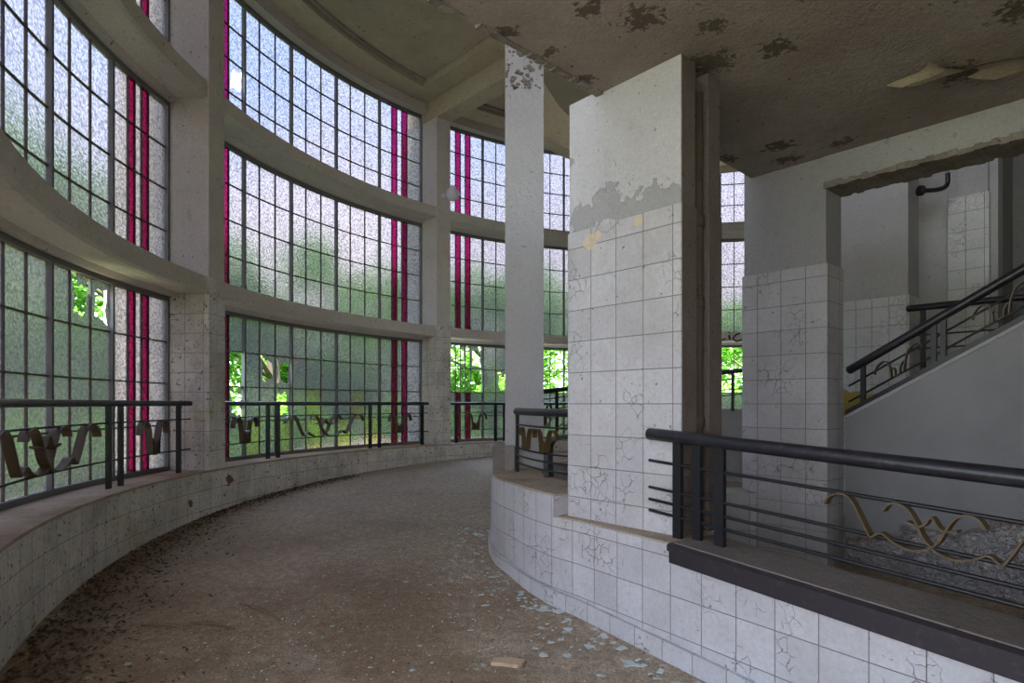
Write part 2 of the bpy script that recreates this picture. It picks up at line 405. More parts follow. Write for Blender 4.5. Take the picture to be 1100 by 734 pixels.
# ceiling
roof = [Vector((8.2,-4.2,0)), Vector((8.2,pE.y+.2,0))] + [P(a_, .52) for a_ in fr(50.9, 215.7, 80)] + [Vector((X0-.7, -4.2, 0))]
m = MB(); m.prism([Vector((p.x, p.y, 5.2)) for p in roof], Vector((0,0,.3)))
m.build('ceiling', 'cream_ceiling', kind='structure')
m = MB(); m.strip(arc(217.5, 50.9, -.16, 110), arc(217.5, 50.9, .50, 110), 5.10, 5.21); m.build('trim_4', 'cream_ceiling', kind='structure')
m = MB(); m.strip(arc(217.5, 50.9, -.235, 110), arc(217.5, 50.9, -.185, 110), 5.16, 5.205); m.build('trim_5', 'stone_slab', kind='structure')
m = MB(); m.strip(arc(217.5, 50.9, .25, 110), arc(217.5, 50.9, .50, 110), 4.95, 5.11); m.build('trim_6', 'bay_concrete', kind='structure')
# radial beams with flat bands beside them
for i, a in enumerate(PILLARS[1:4]):
    tn = Vector((-math.sin(math.radians(a)), math.cos(math.radians(a)), 0)); rd = Vector((math.cos(math.radians(a)), math.sin(math.radians(a)), 0))
    ln = {0: 4.0, 1: 3.4, 2: 1.2}[i]
    m = MB(); m.box(P(a) - tn*.15 - rd*ln, tn, rd, .30, ln+.9, 4.78, 5.21); m.build('trim_%d' % (7+i), 'cream_ceiling', kind='structure', bevel=.01)
    m = MB(); m.box(P(a) - tn*.50 - rd*ln, tn, rd, 1.0, ln+.2, 5.09, 5.205); m.build('trim_%d' % (10+i), 'cream_ceiling', kind='structure')

# closing walls of the room out of the glass circle
def wallbox(name, a, b, z0, z1, th, mat='shade_plaster'):
    a = Vector(a); b = Vector(b); d = (b-a).normalized(); n = Vector((-d.y, d.x, 0))
    m = MB(); m.box(a, d, n, (b-a).length, th, z0, z1); return m.build(name, mat, kind='structure')
wallbox('wall_right', (8.0, pE.y+.4, 0), (8.0, -4.2, 0), -1.65, 5.2, .2)
wallbox('wall_far_right', (pE.x-.1, pE.y, 0), (8.2, pE.y, 0), -1.6, 5.2, .2)
wallbox('wall_back', (8.2, -4.2, 0), (-3, -4.2, 0), -1.65, -.7, .2)  # unseen; kept at parapet height so daylight enters from behind the viewer
wallbox('wall_back_right', (8.2, -4.0, 0), (.6, -4.0, 0), -1.65, 5.2, .2)  # unseen; closes part of the rear opening to cut light on right-facing sides

# ------------------------------------------------------------------ windows
def pane(m, q, holes=None):
    m.face(q)
def broken(m, q, rng, open_=.8):
    # leave jagged remains round the edge of a pane: q = 4 corners
    def S(u, v): return (q[0]*(1-u)+q[1]*u)*(1-v) + (q[3]*(1-u)+q[2]*u)*v
    n = 12; out_ = []; inn_ = []
    for k in range(n):
        t = k/n*4; sd_ = int(t); f = t - sd_
        uv = [(f,0),(1,f),(1-f,1),(0,1-f)][sd_]
        j = open_*rng.uniform(.55, 1.05)
        iu = .5+(uv[0]-.5)*min(.98, j); iv = .5+(uv[1]-.5)*min(.98, j)
        out_.append(S(*uv)); inn_.append(S(iu, iv))
    for k in range(n):
        kk = (k+1) % n
        if rng.random() < .88: m.face([out_[k], out_[kk], inn_[kk], inn_[k]])
def glaze(wn, pos, bounds, z0, z1, miss=(), brk=(), clear=(), label=None, rows=4, seed=1, amber=()):
    """pos(s, d, z): point; bounds: 6 panel borders in s."""
    rng = random.Random(seed)
    root = thing('window_%d' % wn, pos(bounds[0], GL, z0), None, None, kind='structure')
    seg = lambda s0, s1, d, z: [pos(s, d, z) for s in fr(s0, s1, 6)]
    W5 = bounds
    fm = MB()
    for z in (z0+.02, z1-.02):
        for k in range(5): fm.ribbon(seg(W5[k], W5[k+1], GL, z), lambda i: Vector((0,0,1)), .05, .07)
    for s in (W5[0], W5[5]): fm.ribbon([pos(s, GL, z0), pos(s, GL, z1)], (pos(s, GL+1, 0)-pos(s, GL, 0)).normalized(), .07, .05)
    fm.build('window_frame', 'heavy_mullion', root)
    zz = fr(z0+.04, z1-.04, rows)
    vert = []       # thin vertical bars
    cells = []      # (s0, s1, kind)
    for k in range(5):
        a, b = W5[k], W5[k+1]; w = b-a
        if k in (1, 2, 3):
            for t in (1/3, 2/3): vert.append(a+w*t)
            for t in range(3): cells.append((a+w*t/3, a+w*(t+1)/3, 'g', (k, t)))
        else:
            fs = [0, .34, .46, .58, .70, 1]
            if k == 4: fs = [1-f for f in reversed(fs)]
            kinds = ['g', 'r', 'g', 'r', 'g']
            for f in fs[1:-1]: vert.append(a+w*f)
            for t in range(5): cells.append((a+w*fs[t], a+w*fs[t+1], kinds[t], (k, t)))
    for k in range(1, 5):
        b = MB(); s = W5[k]; b.ribbon([pos(s, GL-.01, z0+.02), pos(s, GL-.01, z1-.02)], (pos(s, GL+1, 0)-pos(s, GL, 0)).normalized(), .05, .030)
        b.build('mullion', 'heavy_mullion', root)
    b = MB()
    for s in vert: b.ribbon([pos(s, GL, z0+.02), pos(s, GL, z1-.02)], (pos(s, GL+1, 0)-pos(s, GL, 0)).normalized(), .022, .012)
    for z in zz[1:-1]:
        for k in range(5): b.ribbon(seg(W5[k], W5[k+1], GL, z), lambda i: Vector((0,0,1)), .013, .022)
    b.build('glazing_bars', 'window_iron', root)
    g = MB(); r = MB(); am = MB(); na = 0
    for (s0, s1, kd, key) in cells:
        for j in range(rows):
            q = [pos(s0, GL+.004, zz[j]), pos(s1, GL+.004, zz[j]), pos(s1, GL+.004, zz[j+1]), pos(s0, GL+.004, zz[j+1])]
            id_ = (key[0], key[1], j)
            if kd == 'r':
                if id_ in miss: continue
                r.face(q); continue
            if id_ in miss: continue
            if id_ in brk: broken(g, q, rng); continue
            if id_ in amber: am.face(q); na += 1; continue
            g.face(q)
    if len(g.bm.faces): g.build('glass_panes', 'hammered_glass', root, recalc=False)
    if len(r.bm.faces): r.build('red_glass_strips', 'red_glass', root, recalc=False)
    if na: am.build('amber_glass_panes', 'amber_glass', root, recalc=False)
    return root
def polar(s, d, z): return P(s, d, z)
tiers = [(Z_PAR, Z_T1-.20), (Z_T1, Z_T2-.20), (Z_T2, Z_TOP)]
AMB = {(k, t, 0) for k, t in ((1,0),(1,2),(2,1),(3,0),(3,2))} | {(2,1,1),(3,1,1)}
wn = 1
# bays 1..4; panel 0 is at the left end (large angle)
info = {1: {0: dict(brk={(3,1,3),(3,2,3)}), 1: dict(), 2: dict()},
        2: {0: dict(miss={(0,4,2)}, brk={(1,1,2),(1,2,2),(0,4,1),(1,2,1)}, amber=AMB), 1: dict(brk=set()), 2: dict(brk={(0,4,1)})},
        3: {0: dict(miss={(0,0,2),(0,2,2),(0,4,2),(0,1,2),(0,3,2),(0,0,3),(0,1,3),(0,3,3),(2,1,2),(2,1,3),(2,2,2),(2,2,3),(2,0,2),(2,0,3),(3,0,2),(3,0,3)}, brk={(0,4,3),(0,2,3),(1,1,2),(1,2,2)}), 1: dict(), 2: dict()},
        4: {0: dict(miss={(k,t,j) for k in (0,1,2) for t in range(5) for j in (2,3)}), 1: dict(), 2: dict()}}
for bay in (1, 2, 3, 4):
    p1 = PILLARS[bay]; lo, hi = p1+1.2, p1+38.7
    bounds = fr(hi, lo, 5)
    for t, (z0, z1) in enumerate(tiers):
        glaze(wn, polar, bounds, z0, z1, seed=wn*7, **info[bay][t]); wn += 1
# unseen straight window frames beside the viewer, all panes left out to admit daylight
def straight(s, d, z): return Vector((X0-d*.9, s, z))
for (y0, y1) in ((-3.9, 1.9),):
    for t, (z0, z1) in enumerate(tiers):
        glaze(wn, straight, fr(y0, y1, 5), z0, z1, seed=wn, miss={(k_, t_, j_) for k_ in range(5) for t_ in range(5) for j_ in range(4)}); wn += 1
m = MB()
for zt in (Z_T1, Z_T2): m.box(Vector((X0-.58, -4.2, 0)), Vector((1,0,0)), Vector((0,1,0)), .6, 6.3, zt-.2, zt)
m.box(Vector((X0-.9, -4.2, 0)), Vector((1,0,0)), Vector((0,1,0)), .75, 6.3, 4.95, 5.2)
m.build('wall_left', 'bay_concrete', kind='structure')

# ------------------------------------------------------------------ lower slab over the stairs and its edge
E1 = Vector((.515, 3.617, 0)); ED = Vector((.985, .943, 0)).normalized()
a = E1 - ED*6.5; b = E1 + ED*2.0; off = Vector((ED.y, -ED.x, 0))
m = MB()
far = E1 + ED*9
poly = [a, far, far+off*9, a+off*9]
for (p, q) in ((a, b),):
    quad = [a, b, b+off*11, a+off*11]
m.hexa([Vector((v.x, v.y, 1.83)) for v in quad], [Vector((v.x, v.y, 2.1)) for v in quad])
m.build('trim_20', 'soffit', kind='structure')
# ragged crumbling lip along the slab edge
rng = random.Random(3)
m = MB(); n = 70; base = E1 - ED*2.2
for k in range(n):
    t0 = 2.2*k/n; t1 = 2.2*(k+1)/n; o0 = rng.uniform(-.004, .022); hz = rng.uniform(.008, .035)
    if rng.random() < .25: continue
    m.box(base + ED*t0 - off*(.012+o0*.5), ED, off, t1-t0, .03+o0, 1.83-hz*.5, 1.85)
m.build('trim_21', 'ragged_edge', kind='structure')

# ================================================================== INNER LOW WALL
Zl = -0.70
SD = Vector((.51, -.77, 0)).normalized(); SNr = Vector((-SD.y, SD.x, 0))
S0 = Vector((.40,3.63,0)) + SD*.72
def sill_z(t): return -.703 - .046*t
#      # along the straight part / away from the ramp
def smooth(pts, n=8):
    out_ = []
    q = [pts[0]] + list(pts) + [pts[-1]]
    for i in range(1, len(q)-2):
        for k in range(n):
            t = k/n; a, b, c, d = q[i-1], q[i], q[i+1], q[i+2]
            out_.append(.5*((2*b) + (c-a)*t + (2*a-5*b+4*c-d)*t*t + (3*b-a-3*c+d)*t**3))
    out_.append(pts[-1]); return out_
front = [Vector(p+(0,)) for p in ((1.5,7.2),(.75,6.7),(.25,6.25),(-.03,5.8),(-.155,5.4),(-.175,5.1),(-.12,4.7),(0,4.38),(.12,4.07),(.257,3.81))]
fc = smooth(front, 6)
def normals(path):
    res = []
    for i, p in enumerate(path):
        t = (path[min(i+1, len(path)-1)] - path[max(i-1, 0)]).normalized(); res.append(Vector((-t.y, t.x, 0)))
    return res
def offs(path, d): return [p + n*d for p, n in zip(path, normals(path))]
near_end = Vector((.257,3.81,0)) + SD*7.0
sA = Vector((.257,3.81,0)); st = [sA + Vector((.143,-.18,0))*t for t in (0, .5)] + [Vector((.40,3.63,0)) + SD*t for t in [0, .35, .70, .72] + fr(1, 7, 12)]
path_all = fc + st[1:]
m = MB(); m.strip(path_all, offs(path_all, .42), lambda p: floor_z(p.y)-.2, lambda p: Zl if (p-S0).dot(SD) < -.01 else sill_z((p-S0).dot(SD))-.05)
m.build('wall_inner', 'white_tile', kind='structure')
m = MB(); m.strip(fc, offs(fc, .42), Zl, -.57)
m.build('trim_22', ['white_tile'], kind='structure', bevel=.006)
m = MB(); m.strip(offs(fc, .008), offs(fc, .41), -.57, -.562); m.build('trim_23', 'dusty_ledge', kind='structure')
lp = [sA + SD*.02 + SNr*0] + [Vector((.40,3.63,0)) + SD*t for t in (0, .3, .7)]
m = MB(); m.strip(offs(lp, .01), offs(lp, .41), Zl, Zl+.007); m.build('trim_24', 'dusty_ledge', kind='structure')
# skirting along its foot
sk = lambda p: floor_z(p.y)
m = MB(); m.strip(offs(path_all, -.022), offs(path_all, .01), lambda p: sk(p)-.02, lambda p: sk(p)+.10)
m.build('baseboard_inner', 'white_tile', kind='structure', bevel=.008)
# skirting band on the far side of the ramp? the outer wall is plain

# dark wooden sill under the near railing
m = MB(); prof = [(-.035,-.075), (-.035,-.02), (-.05,-.015), (-.05,.012), (-.035,.022), (.30,.022), (.30,-.075)]
rows = [[S0 + SD*t + SNr*d + Vector((0,0,sill_z(t)+z)) for d, z in prof] for t in (0, 6)]
for k in range(len(prof)):
    kk = (k+1) % len(prof); m.face([rows[0][k], rows[1][k], rows[1][kk], rows[0][kk]])
m.face(rows[0]); m.face(list(reversed(rows[1])))
tag(m.build('window_sill_board', 'plum_wood', bevel=.004), 'dark plum painted wooden sill board under the near triple-post railing', 'sill')
m = MB(); m.box(S0 + SD*.02 + SNr*(-.02), SD, SNr, 5.8, .30, 0, .006)
for v in m.bm.verts: v.co.z += sill_z((v.co - S0).dot(SD)) + .022
m.build('trim_25', 'soiled_shade_plaster', kind='structure')

# ================================================================== COLUMNS
# big column
c1 = Vector((.346, 3.81, 0))
r1 = thing('tiled_column', (c1.x, c1.y, Zl), 'massive white tiled column in the centre, plaster above and a rusty pipe in its side', 'column')
m = MB(); m.box(c1, FD, ND, .812, .14, Zl, 1.05, .0); m.build('tile_cladding', 'white_tile', r1, .006)
m = MB(); m.box(c1 + FD*.008 + ND*.008, FD, ND, .796, .13, 1.05, 1.85); m.build('plastered_shaft', 'white_plaster', r1, .006)
m = MB(); m.box(c1 + ND*.14, FD, ND, .72, .14, Zl, 1.85); m.box(c1 + ND*.28, FD, ND, .80, .12, Zl, 1.85); m.build('rear_shaft', 'soiled_shade_plaster', r1, .004)  # dark brown holds both dirt and the shade of this side
m = MB(); m.box(c1 + ND*.27 - FD*0, FD, ND, .812, .13, Zl, 1.05); m.build('rear_tiles', 'soiled_shade_plaster', r1, .004)
m = MB(); m.box(c1 + FD*.813 + ND*.004, FD, ND, .003, .135, Zl, 1.048); m.box(c1 + FD*.805 + ND*.012, FD, ND, .003, .125, 1.052, 1.83); m.build('soiled_shaded_side', 'soiled_shade_plaster', r1)  # thin strip over the side face: its shade and dirt put into colour
pp = c1 + FD*.775 + ND*.215
m = MB(); m.tube([pp + Vector((0,0,z)) for z in (Zl, 1.7)], .028, 12)
for z in (-.1, .55, 1.0): m.tube([pp + Vector((0,0,z-.03)), pp + Vector((0,0,z+.03))], .036, 12)
m.build('drain_pipe', 'rust_pipe', r1)
# second column
c2 = Vector((1.885, 5.03, 0))
r2 = thing('tiled_column', (c2.x, c2.y, -1.2), 'white column right of the tall gap, tiled below plaster, at the foot of the stair', 'column')
m = MB(); m.box(c2, FD, ND, .665, .30, floor_z(5)-.05, 1.04, .06); m.build('tile_cladding', 'white_tile', r2, .006)
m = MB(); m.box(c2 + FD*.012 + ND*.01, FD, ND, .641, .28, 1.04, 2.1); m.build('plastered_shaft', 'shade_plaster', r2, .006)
# beam over the stair opening
lo = c2 + FD*.64
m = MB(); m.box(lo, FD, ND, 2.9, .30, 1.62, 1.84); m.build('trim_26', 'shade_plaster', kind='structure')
m = MB(); rng = random.Random(5); n = 60
for k in range(n):
    m.box(lo + FD*(2.6*k/n) - ND*.006, FD, ND, 2.6/n, .28+rng.uniform(0,.03), 1.60-rng.uniform(0,.012), 1.622+rng.uniform(0,.022))
m.build('trim_27', 'ragged_edge', kind='structure')
# third column
c3 = Vector((3.40, 6.27, 0)) - FD*.35
r3 = thing('tiled_column', (c3.x, c3.y, -1.2), 'grey column behind the stair railing with a cracked tile dado', 'column')
m = MB(); m.box(c3, FD, ND, .92, .34, -1.2, 1.04); m.build('tile_cladding', 'dim_tile', r3, .006)
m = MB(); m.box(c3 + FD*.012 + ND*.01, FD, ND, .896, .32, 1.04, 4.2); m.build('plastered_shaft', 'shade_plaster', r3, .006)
# wall behind the stair, its tiled pier and the dark recess
w0 = Vector((4.18, 6.52, 0))
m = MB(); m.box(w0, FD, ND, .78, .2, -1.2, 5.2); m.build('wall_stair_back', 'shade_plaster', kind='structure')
c4 = Vector((4.35, 6.3, 0)) + FD*.11
r4 = thing('tiled_column', (c4.x, c4.y, -1.2), 'narrow pier tiled nearly to the top beside the dark recess', 'column')
m = MB(); m.box(c4 - ND*.05, FD, ND, .335, .22, -1.2, 2.06); m.build('tile_cladding', 'dim_tile', r4, .004)
m = MB(); m.box(c4 + FD*.01 - ND*.04, FD, ND, .315, .2, 2.06, 5.1); m.build('plastered_shaft', 'shade_plaster', r4, .004)
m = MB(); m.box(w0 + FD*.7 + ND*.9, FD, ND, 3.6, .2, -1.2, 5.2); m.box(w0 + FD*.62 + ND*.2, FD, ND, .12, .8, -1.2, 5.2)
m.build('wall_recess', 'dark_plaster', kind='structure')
q = w0 + FD*.86 + ND*.78
m = MB(); m.box(q, FD, ND, 1.4, .12, 2.0, 2.16); tag(m.build('brick_lintel', 'brick_red'), 'short course of dull red brick in the dark recess at the right edge', 'brick lintel')
# pipe with a bend under the beam
pq = lambda x, y: px(x, y, 5.95)
m = MB(); m.tube(smooth([pq(988,205), pq(1006,204), pq(1015,201), pq(1018,196), pq(1018,186)], 5), .022, 8); m.tube([pq(987,205)-ND*.0, pq(991,205)], .05, 10)
tag(m.build('bent_pipe', 'dark_iron'), 'short bent dark pipe high on the wall between the tiled pier and grey column', 'pipe')

# stair parapet wall (raking)
sw = Vector((2.515, 4.63, 0)); SL = .583
def sw_top(s): return -.085 + SL*s
m = MB(); pts = [sw + Vector((0,0,-1.4)), sw + FD*3 + Vector((0,0,-1.4)), sw + FD*3 + Vector((0,0,sw_top(3))), sw + Vector((0,0,sw_top(0)))]
m.prism(pts, ND*.14); m.build('wall_stair', 'crackled_paint', kind='structure')
m = MB(); m.prism([sw - ND*.012 + Vector((0,0,sw_top(0)-.0)), sw - ND*.012 + FD*3 + Vector((0,0,sw_top(3))), sw - ND*.012 + FD*3 + Vector((0,0,sw_top(3)+.035)), sw - ND*.012 + Vector((0,0,sw_top(0)+.035))], ND*.165)
m.build('trim_28', 'dark_iron', kind='structure')
m = MB(); m.prism([sw - ND*.012 + Vector((0,0,sw_top(0)-.03)), sw - ND*.012 + FD*3 + Vector((0,0,sw_top(3)-.03)), sw - ND*.012 + FD*3 + Vector((0,0,sw_top(3)-.003)), sw - ND*.012 + Vector((0,0,sw_top(0)-.003))], ND*.02)
m.build('trim_29', 'shade_plaster', kind='structure')
# yellow paint patch behind the foot of the stair rail
m = MB(); pa = px(909, 441, 5.3); pb = px(944, 434, 5.3)
m.prism([px(906,447,5.2), px(941,424+10,5.2), px(940,423,5.2), px(931,424,5.2), px(925,420,5.2), px(912,422,5.2), px(906,418,5.2)], ND*.02)
tag(m.build('peeled_yellow_board', 'yellow_paint'), 'ragged yellow painted board seen low between the first stair rail post and column', 'board')

# curled sheet of paint hanging from the soffit
m = MB(); sh = []
for i in range(9):
    u = i/8; row = []
    for j in range(7):
        v = j/6; x_ = 2.18 + .62*u; y_ = 3.22 + .30*v - .12*u; z_ = 1.822 - .085*(1-v)**2*(.35+.65*math.sin(math.pi*min(1, u*1.15))) - .02*math.sin(u*9)
        row.append(Vector((x_ + .05*math.sin(v*4), y_, z_)))
    sh.append(row)
for i in range(8):
    for j in range(6):
        a_, b_, c_, d_ = sh[i][j], sh[i+1][j], sh[i+1][j+1], sh[i][j+1]; o_ = Vector((0,0,.004))
        m.face([a_, d_, c_, b_]); m.face([a_+o_, b_+o_, c_+o_, d_+o_])
tag(m.build('peeling_sheet', 'cream_ceiling', recalc=False), 'large curled sheet of paint peeling off the dark ceiling at the upper right', 'peeling paint')
# free-standing slim pier and its plinth
r5 = thing('slim_pier', (.1, 5.45, -.57), 'slim square grey pier standing on the rounded end of the low wall', 'pier')
m = MB(); m.box(Vector((-.06,5.34,0)), Vector((1,0,0)), Vector((0,1,0)), .335, .33, -.565, 5.2); m.build('shaft', 'pier_paint', r5, .008)
m = MB(); m.prism([Vector(p+(-.565,)) for p in ((-.165,5.25),(-.06,5.20),(.02,5.19),(.02,5.7),(-.12,5.7))], Vector((0,0,.205))); m.build('plinth', 'white_tile', r5, .015)
m = MB(); rng = random.Random(9)
for k in range(60):
    x_ = rng.uniform(-.05,.265); z_ = 2.74 + rng.random()**1.3*.36; s_ = rng.uniform(.006,.03); n_ = rng.choice((5,6,7)); a0 = rng.random()*6
    m.prism([Vector((min(.272, max(-.057, x_ + s_*rng.uniform(.4,1.2)*math.cos(a0+6.283*q/n_))), 5.342, z_ + s_*rng.uniform(.3,.9)*math.sin(a0+6.283*q/n_))) for q in range(n_)], Vector((0,-.012,0)))
m.build('crumbled_plaster', 'ragged_edge', r5, .004, kind='stuff')
# arched haunch right of the pier, hanging under the high ceiling
m = MB(); Zh = 8.2
up = smooth([px(560,30,Zh), px(576,70,Zh), px(590,98,Zh), px(612,125,Zh), px(660,150,Zh), px(760,152,Zh), px(900,120,Zh)], 6)
dn = smooth([px(560,118,Zh), px(576,138,Zh), px(590,150,Zh), px(612,161,Zh), px(660,178,Zh), px(760,179,Zh), px(900,165,Zh)], 6)
m.strip(dn, [p + Vector((0,.45,0)) for p in dn], lambda p: 0, lambda p: 1)
m.bm.clear(); m.uv = m.bm.loops.layers.uv.new('UVMap')
for i in range(len(up)-1):
    o_ = Vector((0,.30,0)); a0, a1, b0, b1 = dn[i], dn[i+1], up[i], up[i+1]
    m.face([a0,a1,b1,b0]); m.face([b0+o_,b1+o_,a1+o_,a0+o_]); m.face([b0,b1,b1+o_,b0+o_]); m.face([a1,a0,a0+o_,a1+o_])
m.build('trim_30', 'cream_ceiling', kind='structure')

# ================================================================== RAILINGS
LARGE_A = [(-1,.68),(-.97,.86),(-.89,.99),(-.80,1.0),(-.72,.86),(-.66,.60),(-.60,.32),(-.545,.10),(-.535,.09),(-.52,.11),(-.44,.24),(-.34,.10),(-.21,.0),(-.07,.05),(.05,.27),(.12,.60),(.19,.88),(.28,1.0),(.37,.95),(.42,.77)]
BOW = [(-.21,.62),(-.12,.57),(-.06,.62),(0,.82),(.06,.62),(.12,.57),(.21,.62)]
SMALL_A = [(-1,.60),(-.97,.80),(-.82,.97),(-.62,1.0),(-.44,.86),(-.34,.58),(-.29,.28),(-.27,.0)]
SMALL_B = [(-.31,.46),(-.20,.44),(-.11,.28),(-.09,.0),(0,-.02),(.09,.0),(.11,.28),(.20,.44),(.31,.46)]
def dense(pts, n=4):
    v = smooth([Vector((a, b, 0)) for a, b in pts], n); return [(p.x, p.y) for p in v]
def ornament(f, s, hw, z0, z1, big, par, wide=.032, th=.007, mat='gilt_iron'):
    """f(s, z) -> point; s is metres along the rail"""
    m = MB()
    lines = [LARGE_A, [(-a, b) for a, b in LARGE_A], BOW] if big else [SMALL_A, [(-a, b) for a, b in SMALL_A], SMALL_B]
    for ln in lines:
        pts = [f(s + a*hw, z0 + b*(z1-z0)) for a, b in dense(ln, 3 if not big else 4)]
        t = f(s+.01, 0) - f(s-.01, 0); nrm = Vector((-t.y, t.x, 0)).normalized()
        m.ribbon(pts, nrm, wide, th)
    return m.build('scroll_ornament', mat, par)
def railing(label, loc, f, s0, s1, ztop, rods, posts, orns, zbase, r=.026, cap=None, group=None, hmat='slate_handrail', pw=.040, pt=.012, rodr=.008, name='iron_railing', n=40, ext=.0, par=None, ow=.036):
    root = par or thing(name, loc, label, 'railing', group)
    m = MB(); pts = [f(s, ztop-r) for s in fr(s0-ext, s1+ext, n)]
    rr = [r]*len(pts); m.tube([pts[0] + (pts[0]-pts[1]).normalized()*.012] + pts + [pts[-1] + (pts[-1]-pts[-2]).normalized()*.012], r, 12, rr=[r*.6]+rr+[r*.6]); m.build('handrail', hmat, root)
    for z in rods:
        m = MB(); pts = [f(s, z) for s in fr(s0, s1, n)]; m.tube(pts, rodr, 6); m.build('rod', 'dark_iron', root)
    for s in posts:
        m = MB(); t = (f(s+.01, 0)-f(s-.01, 0)); t.z = 0; t.normalize(); nn = Vector((-t.y, t.x, 0))
        b_, tp = f(s, zbase), f(s, ztop-r)
        m.hexa([b_ - t*pw/2 - nn*pt/2*2, b_ + t*pw/2 - nn*pt, b_ + t*pw/2 + nn*pt, b_ - t*pw/2 + nn*pt], [tp - t*pw/2 - nn*pt, tp + t*pw/2 - nn*pt, tp + t*pw/2 + nn*pt, tp - t*pw/2 + nn*pt])
        m.build('post', 'dark_iron', root, .002)
    for (s, hw, z0, z1, big) in orns: ornament(f, s, hw, z0, z1, big, root, ow, ow*.2)
    return root
# rails of the window bays: s measured in metres along radius R-ish, from the right (small angle) end
def bayf(p1, d=.16):
    def f(s, z):
        a = p1 + math.degrees(s / (R + d)); return P(a, d, z)
    return f
def ang2s(p1, a, d=.16): return math.radians(a-p1)*(R+d)
labels = {1: 'nearest window railing at the left edge, in front of the first curved bay', 2: 'long curved window railing between the two concrete pillars', 3: 'window railing running behind the slim pier from the lamp pillar', 4: 'window railing of the bay seen through the tall narrow gap'}
for bay in (1, 2, 3):
    p1 = PILLARS[bay]; f = bayf(p1); s0 = ang2s(p1, p1+1.6) ; s1 = ang2s(p1, p1+39.6); Lr = s1-s0
    if bay == 1: s0 = ang2s(p1, p1+.3)
    E_ = lambda u: ang2s(p1, p1+1.2+37.5*u)
    ps = [E_(.04), E_(.25), E_(.295), E_(.725), E_(.77), E_(.97)] if bay > 1 else [E_(.05), E_(.275), E_(.32), E_(.775), E_(.82), E_(.97)]
    orns = [(E_(.15), .22, -.455, -.16, False), (E_(.51 if bay > 1 else .545), .77, -.455, -.16, True), (E_(.87), .22, -.455, -.16, False)]
    railing(labels[bay], P(p1+20, .16, Z_PAR), f, s0, s1, .03, (-.155, -.46), ps, orns, Z_PAR, n=60, pw=.055, ow=.06)
# near railing: local f
R0 = Vector((.80, 3.25, 0))
def nf(s, z): p = R0 + SD*s; p.z = z - .048*s; return p
rn = railing('near black railing with triple posts and purple-black handrail at the lower right', (R0.x, R0.y, Zl), nf, -.10, 4.6, -.135, (-.31, -.455, -.52, -.58), (.10, .225, .36), [(1.27, .385, -.475, -.315, True), (3.4, .385, -.475, -.315, True)], -.69, r=.032, pw=.052, pt=.012, rodr=.0085)
# small curved railing between pier and big column
sp_ = smooth([Vector((.035,5.14,0)), Vector((.09,4.86,0)), Vector((.19,4.55,0)), Vector((.33,4.28,0)), Vector((.50,4.09,0))], 8)
cum = [0]
for a_, b_ in zip(sp_, sp_[1:]): cum.append(cum[-1] + (b_-a_).length)
def along(path, cum):
    def f(s, z):
        s = max(0, min(cum[-1]-1e-6, s))
        for i in range(len(cum)-1):
            if s <= cum[i+1]:
                t = (s-cum[i])/(cum[i+1]-cum[i]); p = path[i].lerp(path[i+1], t); return Vector((p.x, p.y, z))
        return Vector((path[-1].x, path[-1].y, z))
    return f
sf = along(sp_, cum)
railing('small curved railing between the slim pier and the big tiled column', (.1, 4.9, -.57), sf, 0.012, cum[-1]-.02, -.035, (-.17, -.36, -.42, -.48), (.05, cum[-1]-.06), [(.36, .20, -.35, -.19, False), (.72, .17, -.35, -.19, False)], -.56, r=.028, n=30)
# dark curved piece behind it
m = MB(); pc = [px(590,514,4.75), px(589,495,4.75), px(590,480,4.75), px(594,473,4.75), px(601,470,4.75), px(614,469,4.75)]
m.ribbon(smooth(pc, 4), Vector((.3,.95,0)).normalized(), .16, .035)
tag(m.build('bent_metal_sheet', 'dark_iron'), 'dark bent metal piece leaning behind the small curved railing', 'scrap')
# stair railing
def stf(s, z): p = sw - ND*.0 + ND*.06 + FD*s; p.z = z + SL*s; return p
rs = railing('sloping black stair railing rising to the right edge', (sw.x, sw.y, sw_top(0)), stf, .0, 3.0, .285, (.135, .015), (.10, .55, .605, 1.35, 1.9, 1.96), [(.33, .15, .02, .17, False), (.92, .15, .02, .17, False), (1.62, .15, .02, .17, False)], -.055, r=.032, pw=.032, n=16)
# landing railing behind
lb = Vector((3.62, 5.62, 0))
def lf(s, z): p = lb + FD*s; p.z = z; return p
railing('level dark railing of the landing behind the stair rail', (lb.x, lb.y, .2), lf, 0, 3, .90, (.62, .50), (.12, 1.0, 1.9), [], -.1, r=.03)
# inner railing and parapet on the far side, seen through the gaps
fp = smooth([Vector((.15,7.55,0)), Vector((1.0,8.3,0)), Vector((1.9,8.55,0)), Vector((2.8,8.4,0)), Vector((3.7,8.0,0))], 8); cf = [0]
for a_, b_ in zip(fp, fp[1:]): cf.append(cf[-1] + (b_-a_).length)
_ff = along(fp, cf)
def ff(s, z): p = _ff(s, z); p.z += .10*s; return p
railing('distant inner railing seen through the gaps beside the big column', (1.9, 8.5, 0), ff, 0, cf[-1]-.01, .15, (.02, -.12, -.20), (.1, .6, 1.2, 1.9, 2.6, 3.2), [(.35, .15, -.30, -.05, False)], -.42, r=.03)
fq = [p for p, c_ in zip(fp, cf) if c_ > 1.2]
m = MB(); m.strip(fq, [p + Vector((0,.25,0)) for p in fq], -1.2, -.07); m.build('wall_far_inner', 'shade_plaster', kind='structure')
# white block between the two columns
m = MB(); m.box(px(778,530,4.6), Vector((1,0,0)), Vector((0,1,0)), .24, .3, -1.4, -.67)
tag(m.build('tiled_block', 'white_tile', bevel=.01), 'low white tiled block standing between the two big columns', 'block')

